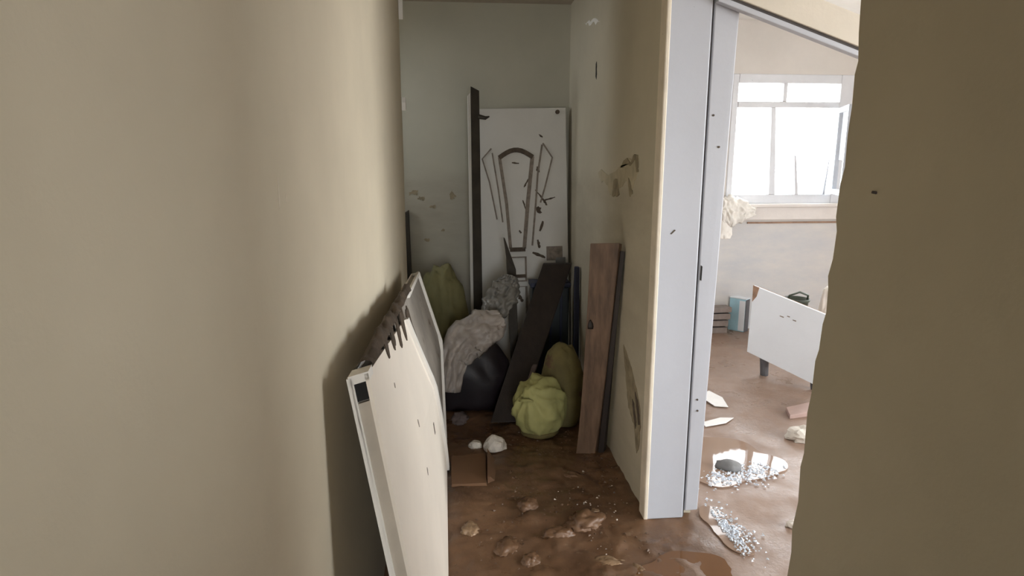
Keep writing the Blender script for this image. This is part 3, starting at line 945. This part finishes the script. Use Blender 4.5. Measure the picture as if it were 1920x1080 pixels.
# dark board slanting down to the left
db = thing('dark_board', (0.3, 3.7, 0), 'broad soaked dark brown board slanting from the white door down to the bag', 'board')
MB().hexa([(0.175, 3.50, 0.02), (0.345, 3.50, 0.02), (0.36, 3.545, 0.02), (0.19, 3.545, 0.02), (0.575, 4.18, 0.855), (0.775, 4.18, 0.855), (0.785, 4.22, 0.86), (0.585, 4.22, 0.86)]).build('face', 'wood_dark', db, 0.004)
MB().hexa([(0.340, 3.49, 0.10), (0.385, 3.49, 0.10), (0.40, 3.52, 0.10), (0.355, 3.52, 0.10), (0.44, 3.64, 0.32), (0.47, 3.64, 0.32), (0.48, 3.67, 0.32), (0.45, 3.67, 0.32)]).build('broken_edge', 'rag', db, 0.004)
# dark teal crate and navy side behind the board
tc_ = thing('teal_crate', (0.65, 4.15, 0), 'dark teal plastic crate behind the slanting board', 'crate')
tcb_ = MB().box(0.50, 0.755, 4.15, 4.28, 0.0, 0.70).build('body', 'teal', tc_, 0.01)
MB().box(0.49, 0.765, 4.14, 4.29, 0.70, 0.735).build('rim', 'navy', tc_, 0.006)
for x in (0.56, 0.63, 0.70):
    MB().box(x - 0.008, x + 0.008, 4.142, 4.151, 0.04, 0.68).build('rib', 'navy', tcb_, 0.002)
o = MB().hexa([(0.755, 3.95, 0.0), (0.795, 3.95, 0.0), (0.80, 3.99, 0.0), (0.76, 3.99, 0.0), (0.765, 4.03, 0.86), (0.800, 4.03, 0.86), (0.80, 4.07, 0.86), (0.77, 4.07, 0.86)]).build('navy_post', 'navy', None, 0.006)
tag(rebase(o), 'dark navy post upright in the corner right of the crate', 'post')

# yellow bundle
yb = thing('yellow_bundle', (0.45, 3.40, 0), 'crumpled yellow green cloth bundle on the mud beside the brown plank', 'cloth bundle')
bn_ = lump_obj('bundle', (0.445, 3.36, 0.03), (0.158, 0.13, 0.185), 8, 'yellow', parent=yb, sub=5, amp=0.20, freq=1.3, ridge=0.04, flat=0.75, pleat=((-0.35, -0.6, 0.55), 9, 0.13))
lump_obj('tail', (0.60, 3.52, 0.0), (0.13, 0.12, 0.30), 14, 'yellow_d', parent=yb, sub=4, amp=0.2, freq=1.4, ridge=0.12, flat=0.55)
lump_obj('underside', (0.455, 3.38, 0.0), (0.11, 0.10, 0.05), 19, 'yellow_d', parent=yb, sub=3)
mb = MB()
mb.tube([(0.325, 3.265, 0.245), (0.345, 3.235, 0.262), (0.375, 3.228, 0.262), (0.40, 3.228, 0.255)], [0.004, 0.008, 0.008, 0.004], 7)
mb.build('fold', 'yellow', bn_, smooth=True)

# ------------------------------------------------------------------ debris on the corridor mud
o = lump_obj('plaster_piece', (0.185, 3.18, 0.004), (0.062, 0.045, 0.055), 4, 'chalk', sub=3, amp=0.35, freq=1.8, smooth=False)
tag(o, 'larger white plaster lump on dark mud behind the brown carton', 'plaster piece', 'white plaster lumps')
o = lump_obj('plaster_piece', (0.080, 3.21, 0.004), (0.036, 0.03, 0.03), 6, 'chalk', sub=3, amp=0.35, freq=1.8, smooth=False)
tag(o, 'smaller white plaster lump between carton and fallen door leaf', 'plaster piece', 'white plaster lumps')
ct = thing('brown_carton', (0.03, 2.93, 0), 'flattened brown carton on the mud beside the fallen door leaf', 'carton')
MB().hexa([(-0.050, 2.80, 0.0), (0.125, 2.80, 0.0), (0.138, 3.10, 0.0), (-0.055, 3.08, 0.0), (-0.048, 2.80, 0.016), (0.120, 2.80, 0.016), (0.132, 3.095, 0.03), (-0.052, 3.075, 0.028)]).build('panel', 'carton', ct, 0.003)
MB().hexa([(0.128, 2.82, 0.0), (0.165, 2.85, 0.0), (0.185, 3.05, 0.0), (0.142, 3.09, 0.0), (0.127, 2.82, 0.04), (0.14, 2.85, 0.025), (0.155, 3.05, 0.03), (0.139, 3.09, 0.06)]).build('flap', 'carton_d', ct, 0.002)

clods = [((0.53, 2.44), (0.075, 0.055, 0.05), 41, 'mud', 'big broken mud clod in the middle of the floor near the door frame'),
         ((0.30, 2.61), (0.045, 0.035, 0.035), 42, 'mud', 'mud clod on the floor below the brown carton, toward the frame'),
         ((0.03, 2.43), (0.048, 0.035, 0.03), 43, 'clod_pale', 'pale flat clod on the mud close to the fallen door leaf'),
         ((0.55, 2.87), (0.05, 0.03, 0.022), 44, 'mud', 'low crumbly clod on dark mud below the leaning plank'),
         ((0.40, 2.37), (0.06, 0.035, 0.032), 45, 'mud', 'dark pointed clod left of the big broken clod'),
         ((0.265, 2.20), (0.035, 0.03, 0.03), 46, 'mud', 'small upright clod at the bottom edge of the picture'),
         ((0.555, 2.17), (0.030, 0.065, 0.018), 47, 'clod_pale', 'pale tan shard lying in the wet mud at the bottom'),
         ((0.68, 2.12), (0.035, 0.02, 0.012), 48, 'clod_pale', 'thin tan flake beside the pale shard'),
         ((0.00, 3.60), (0.04, 0.05, 0.05), 49, 'rag', 'small grey mauve scrap by the foot of the black bag'),
         ((0.59, 2.52), (0.022, 0.018, 0.022), 50, 'clod_pale', 'little glinting clod between big clod and door frame'),
         ((0.18, 2.30), (0.06, 0.04, 0.022), 51, 'mud', 'wide flat clod in front of the pale flat clod')]
for (xy, sz, sd, m, lb) in clods:
    o = lump_obj('mud_clod', (xy[0], xy[1], -0.008), (sz[0] * 1.1, sz[1] * 1.1, sz[2] * 0.8), sd, m, rz=sd * 0.7, sub=4, amp=0.5, freq=2.2, ridge=0.25, flat=0.2)
    tag(o, lb, 'clod', 'clods on the corridor mud')


def grit(name, n, area, size, seed, m, label, cat, dens=None, z0=0.0):
    r = random.Random(seed)
    mb = MB()
    for k in range(n):
        x, y = area(r)
        s = r.uniform(*size)
        a = r.uniform(0, 6.28)
        t = r.uniform(-0.5, 0.5)
        p = [Vector((math.cos(a + q) * s * r.uniform(.6, 1.2), math.sin(a + q) * s * r.uniform(.6, 1.2), 0)) for q in (0, 2.0, 4.1)]
        h = s * r.uniform(0.3, 0.9)
        c = Vector((x, y, z0 + 0.002))
        ap = Vector((r.uniform(-.4, .4) * s, r.uniform(-.4, .4) * s, h))
        mb.add([c + p[0], c + p[1] + Vector((0, 0, h * t * 0.5)), c + p[2], c + ap], [(0, 2, 1), (0, 1, 3), (1, 2, 3), (2, 0, 3)])
    return tag(mb.build(name, m), label, cat, kind='stuff')


grit('mud_grit', 420, lambda r: (r.uniform(-0.05, 0.8), r.uniform(2.05, 3.4)), (0.003, 0.011), 3, 'clod', 'fine crumbs of mud scattered over the corridor floor', 'grit')
grit('plaster_crumbs', 46, lambda r: (r.gauss(0.55, 0.12), r.gauss(2.55, 0.22)), (0.003, 0.008), 5, 'chalk', 'tiny pale plaster crumbs on the corridor mud', 'crumbs')

# ------------------------------------------------------------------ puddles
def puddle(name, outline, z, label, seed, m='water'):
    P = [Vector(p) for p in outline]
    pts = []
    n = len(P)
    for i in range(n):       # Catmull-Rom with a ragged shore
        p0, p1, p2, p3 = P[i - 1], P[i], P[(i + 1) % n], P[(i + 2) % n]
        for k in range(8):
            t = k / 8
            q = 0.5 * ((2 * p1) + (p2 - p0) * t + (2 * p0 - 5 * p1 + 4 * p2 - p3) * t * t + (3 * p1 - p0 - 3 * p2 + p3) * t ** 3)
            j = float(fbm(np.array([[q.x * 9, q.y * 9, seed]]), 3, seed)[0]) * 0.03
            pts.append((q.x + j, q.y - j * 0.6, z))
    o = MB().prism(pts, (0, 0, -0.02)).build(name, m)
    return tag(rebase(o), label, 'puddle')


puddle('puddle', [(1.20, 2.70), (1.40, 2.72), (1.62, 2.80), (1.68, 2.92), (1.60, 3.04), (1.58, 3.14), (1.46, 3.22), (1.20, 3.20), (1.07, 2.95)], 0.007,
       'shallow muddy puddle mirroring the window, just inside the bright room', 5)
puddle('puddle', [(1.08, 2.20), (1.15, 2.17), (1.19, 2.28), (1.17, 2.42), (1.13, 2.52), (1.07, 2.50), (1.06, 2.35)], 0.006, 'small bluish puddle at the foot of the door frame in the bright room', 7)
puddle('puddle', [(0.50, 2.00), (0.80, 1.95), (1.0, 2.0), (1.02, 2.16), (0.84, 2.20), (0.70, 2.12)], 0.004,
       'thin brown puddle in the doorway at the bottom of the picture', 9, 'water_dark')

# broken glass and foam along the puddle
grit('glass_crumbs', 330, lambda r: (lambda a, t: (1.26 + 0.30 * t + a * 0.05, 2.74 + 0.10 * t + r.gauss(0, 0.045)))(r.gauss(0, 1), r.uniform(-0.1, 1)), (0.004, 0.014), 8, 'shards', 'glittering broken glass crumbs strewn across the puddle', 'broken glass', z0=0.005)
grit('glass_crumbs', 360, lambda r: (1.105 + abs(r.gauss(0, 0.045)), r.gauss(2.33, 0.085)), (0.004, 0.011), 18, 'shards', 'bluish broken glass crumbs beside the foot of the door frame', 'broken glass', z0=0.005)
o = lump_obj('grey_stone', (1.36, 2.86, 0.004), (0.07, 0.04, 0.035), 61, 'stone', rz=-0.5, sub=3, amp=0.3, freq=1.7)
tag(o, 'flat grey stone lying in the puddle among broken glass', 'stone')
for (pts, lb) in (([(1.62, 3.66), (1.70, 3.64), (1.73, 3.80), (1.69, 3.93), (1.63, 3.88), (1.60, 3.78)], 'white sheet standing for a light patch on the floor farthest behind the door frame'),
                  ([(1.44, 3.36), (1.58, 3.40), (1.66, 3.47), (1.58, 3.48), (1.44, 3.42)], 'narrow white sheet standing for a light patch on the floor beside the door frame')):
    o = MB().prism([(x, y, 0.011) for x, y in pts], (0, 0, -0.003)).build('light_patch_sheet', 'light_patch')  # flat white sheet stands in for a patch of light on the floor
    tag(rebase(o), lb, 'light_patch', 'sheets standing for light patches on the wet room floor')

# ------------------------------------------------------------------ things in the bright room
cb = thing('tipped_panel', (2.3, 4.15, 0), 'big white furniture panel on stubby feet, tipped askew in the bright room', 'panel')
A = [Vector((2.120, 4.30, 0.160)), Vector((2.415, 3.86, 0.045)), Vector((2.560, 3.86, 0.545)), Vector((2.145, 4.33, 0.655))]
A[2] = A[3] + (A[1] - A[0]) * 1.06
nrm = (A[1] - A[0]).cross(A[3] - A[0]).normalized()
if nrm.y > 0:
    nrm = -nrm
back = -nrm * 0.045
fp_ = MB().hexa([A[0], A[1], A[1] - nrm * 0.018, A[0] - nrm * 0.018, A[3], A[2], A[2] - nrm * 0.018, A[3] - nrm * 0.018]).build('panel', 'cab_white', cb, 0.003)
i0 = [a - nrm * 0.022 for a in A]
ins = [i0[k] + (sum(i0, Vector()) / 4 - i0[k]) * 0.035 for k in range(4)]
MB().hexa([ins[0], ins[1], ins[1] + back, ins[0] + back, ins[3], ins[2], ins[2] + back, ins[3] + back]).build('backing', 'cab_raw', cb, 0.004)
tp = A[3]
e1 = (A[2] - A[3]).normalized()
e2 = (A[0] - A[3]).normalized()
MB().prism([tp + nrm * 0.002, tp + e1 * 0.05 + nrm * 0.002, tp + e1 * 0.035 + e2 * 0.07 + nrm * 0.002, tp + e1 * 0.004 + e2 * 0.12 + nrm * 0.002], tuple(-nrm * 0.006)).build('torn_corner', 'cab_raw', fp_)
for t in (0.22, 0.93):
    p = A[0].lerp(A[1], t) - nrm * 0.04
    p2 = Vector((p.x + 0.012, p.y, 0.0))
    MB().tube([p + Vector((0, 0, 0.05)), p2], [0.034, 0.028], 10).build('foot', 'grey_side', cb)
for k, (u, v, w) in enumerate(((0.42, 0.72, 0.03), (0.52, 0.76, 0.02), (0.60, 0.74, 0.025))):
    p = A[0] + (A[1] - A[0]) * u + (A[3] - A[0]) * v
    MB().prism([p + nrm * 0.001, p + e1 * w + nrm * 0.001, p + e1 * w - e2 * 0.008 + nrm * 0.001, p - e2 * 0.005 + nrm * 0.001], tuple(nrm * 0.002)).build('mud_speck', 'mudstain_l', fp_)

bx = thing('blue_box', (2.57, 5.38, 0), 'pale blue box with dark grey side, standing left of the tipped white panel', 'box')
BM = Matrix.Translation((2.60, 5.37, 0.0)) @ Matrix.Rotation(math.radians(-49), 4, 'Z')
MB().obox(BM, -0.15, 0, 0, 0.085, 0.0, 0.305).build('front', 'blue', bx, 0.003)
MB().obox(BM, 0.0, 0.006, 0.003, 0.082, 0.0, 0.30).build('side', 'grey_side', bx, 0.002)
MB().obox(BM, -0.153, 0.006, -0.003, 0.088, 0.305, 0.315).build('lid', 'cab_white', bx, 0.003)
MB().obox(BM, -0.055, 0.0, -0.003, 0.0, 0.01, 0.29).build('white_print', 'cab_white', bx)
for k in range(4):
    a = 0.05 * k
    o = MB().obox(Matrix.Translation((2.22 + 0.008 * k, 5.36 - 0.008 * k, 0.066 * k)) @ Matrix.Rotation(0.05 * (k % 2), 4, 'Z'), 0, 0.22, 0, 0.11, 0.0, 0.052 if k < 3 else 0.045).obox(
        Matrix.Translation((2.22 + 0.008 * k, 5.36 - 0.008 * k, 0.066 * k)), 0.01, 0.03, 0.01, 0.11, 0.05, 0.068 if k < 3 else 0.05).build('loose_board', 'board_grey', None, 0.003)
    tag(rebase(o), ['lowest grey board in the little stack behind the blue box', 'second grey board from the floor in the stack behind the blue box',
                    'third grey board from the floor in the stack behind the blue box', 'topmost grey board in the stack behind the blue box'][k], 'board', 'grey boards stacked by the window wall')

# dark round tub and white sack behind the cabinet
tub = thing('dark_tub', (2.80, 4.88, 0), 'dark green round tub behind the tipped white panel', 'tub')
n = 24
vs, fs = [], []
prof = [(0.07, 0.0), (0.085, 0.25), (0.092, 0.40), (0.102, 0.405), (0.102, 0.425), (0.088, 0.425), (0.08, 0.30), (0.065, 0.03)]
for r, z in prof:
    for k in range(n):
        t = 2 * math.pi * k / n
        vs.append((2.80 + r * math.cos(t), 4.88 + r * math.sin(t), z))
for i in range(len(prof) - 1):
    for k in range(n):
        fs.append((i * n + k, i * n + (k + 1) % n, (i + 1) * n + (k + 1) % n, (i + 1) * n + k))
fs.append(tuple(reversed(range(n))))
fs.append(tuple(range((len(prof) - 1) * n, len(prof) * n)))
tb_ = MB().add(vs, fs).build('body', 'dark_green', tub, smooth=True)
MB().tube([(2.705, 4.88, 0.37), (2.72, 4.85, 0.455), (2.80, 4.84, 0.485), (2.88, 4.85, 0.455), (2.895, 4.88, 0.37)], 0.009, 6).build('handle', 'dark_green', tb_, smooth=True)
o = lump_obj('white_sack', (2.86, 4.50, 0.0), (0.09, 0.09, 0.40), 71, 'cloth_w', sub=4, amp=0.25, freq=1.5, ridge=0.12, flat=0.55)
tag(o, 'white crumpled sack standing behind the tipped white panel, at the torn wall edge', 'sack')

# cloth caught on the ledge below the window
o = drape('white_cloth', [(2.31, 5.36, 1.12), (2.40, 5.35, 1.13), (2.52, 5.37, 1.13), (2.63, 5.40, 1.10)], [0.22, 0.28, 0.22, 0.08], 31, 'cloth_w',
          'crumpled dirty white cloth caught on the ledge under the window', 'cloth', 0.04)
lump_obj('tail', (2.36, 5.40, 0.86), (0.07, 0.05, 0.16), 37, 'cloth_w', parent=None, sub=4, amp=0.35, freq=1.9, ridge=0.2)
tl = bpy.data.objects['tail.001'] if 'tail.001' in bpy.data.objects else bpy.data.objects['tail']
tl.name = 'cloth_tail'
bpy.context.view_layer.update()
tl.parent = o
tl.matrix_parent_inverse = o.matrix_world.inverted()

# debris on the room floor
o = MB().hexa([(2.00, 3.44, 0.0), (2.30, 3.50, 0.0), (2.32, 3.62, 0.0), (2.04, 3.56, 0.0), (2.0, 3.44, 0.025), (2.30, 3.50, 0.04), (2.32, 3.62, 0.05), (2.04, 3.56, 0.03)]).build('broken_board', 'pink_tile', None, 0.004)
tag(rebase(o), 'pinkish brown board fragment on the room floor in front of the tipped white panel', 'board fragment')
o = lump_obj('plaster_rubble', (1.93, 3.16, 0.0), (0.085, 0.06, 0.05), 81, 'chalk', sub=3, amp=0.45, freq=2.0, ridge=0.2, smooth=False)
tag(o, 'whitish rubble lump on the room floor near the torn wall edge', 'rubble')
o = lump_obj('plaster_rubble', (1.43, 2.34, 0.0), (0.04, 0.022, 0.02), 83, 'chalk', sub=3, amp=0.4, freq=2.0, smooth=False)
tag(o, 'little pale flake of rubble on the floor at the foot of the torn wall edge', 'rubble')
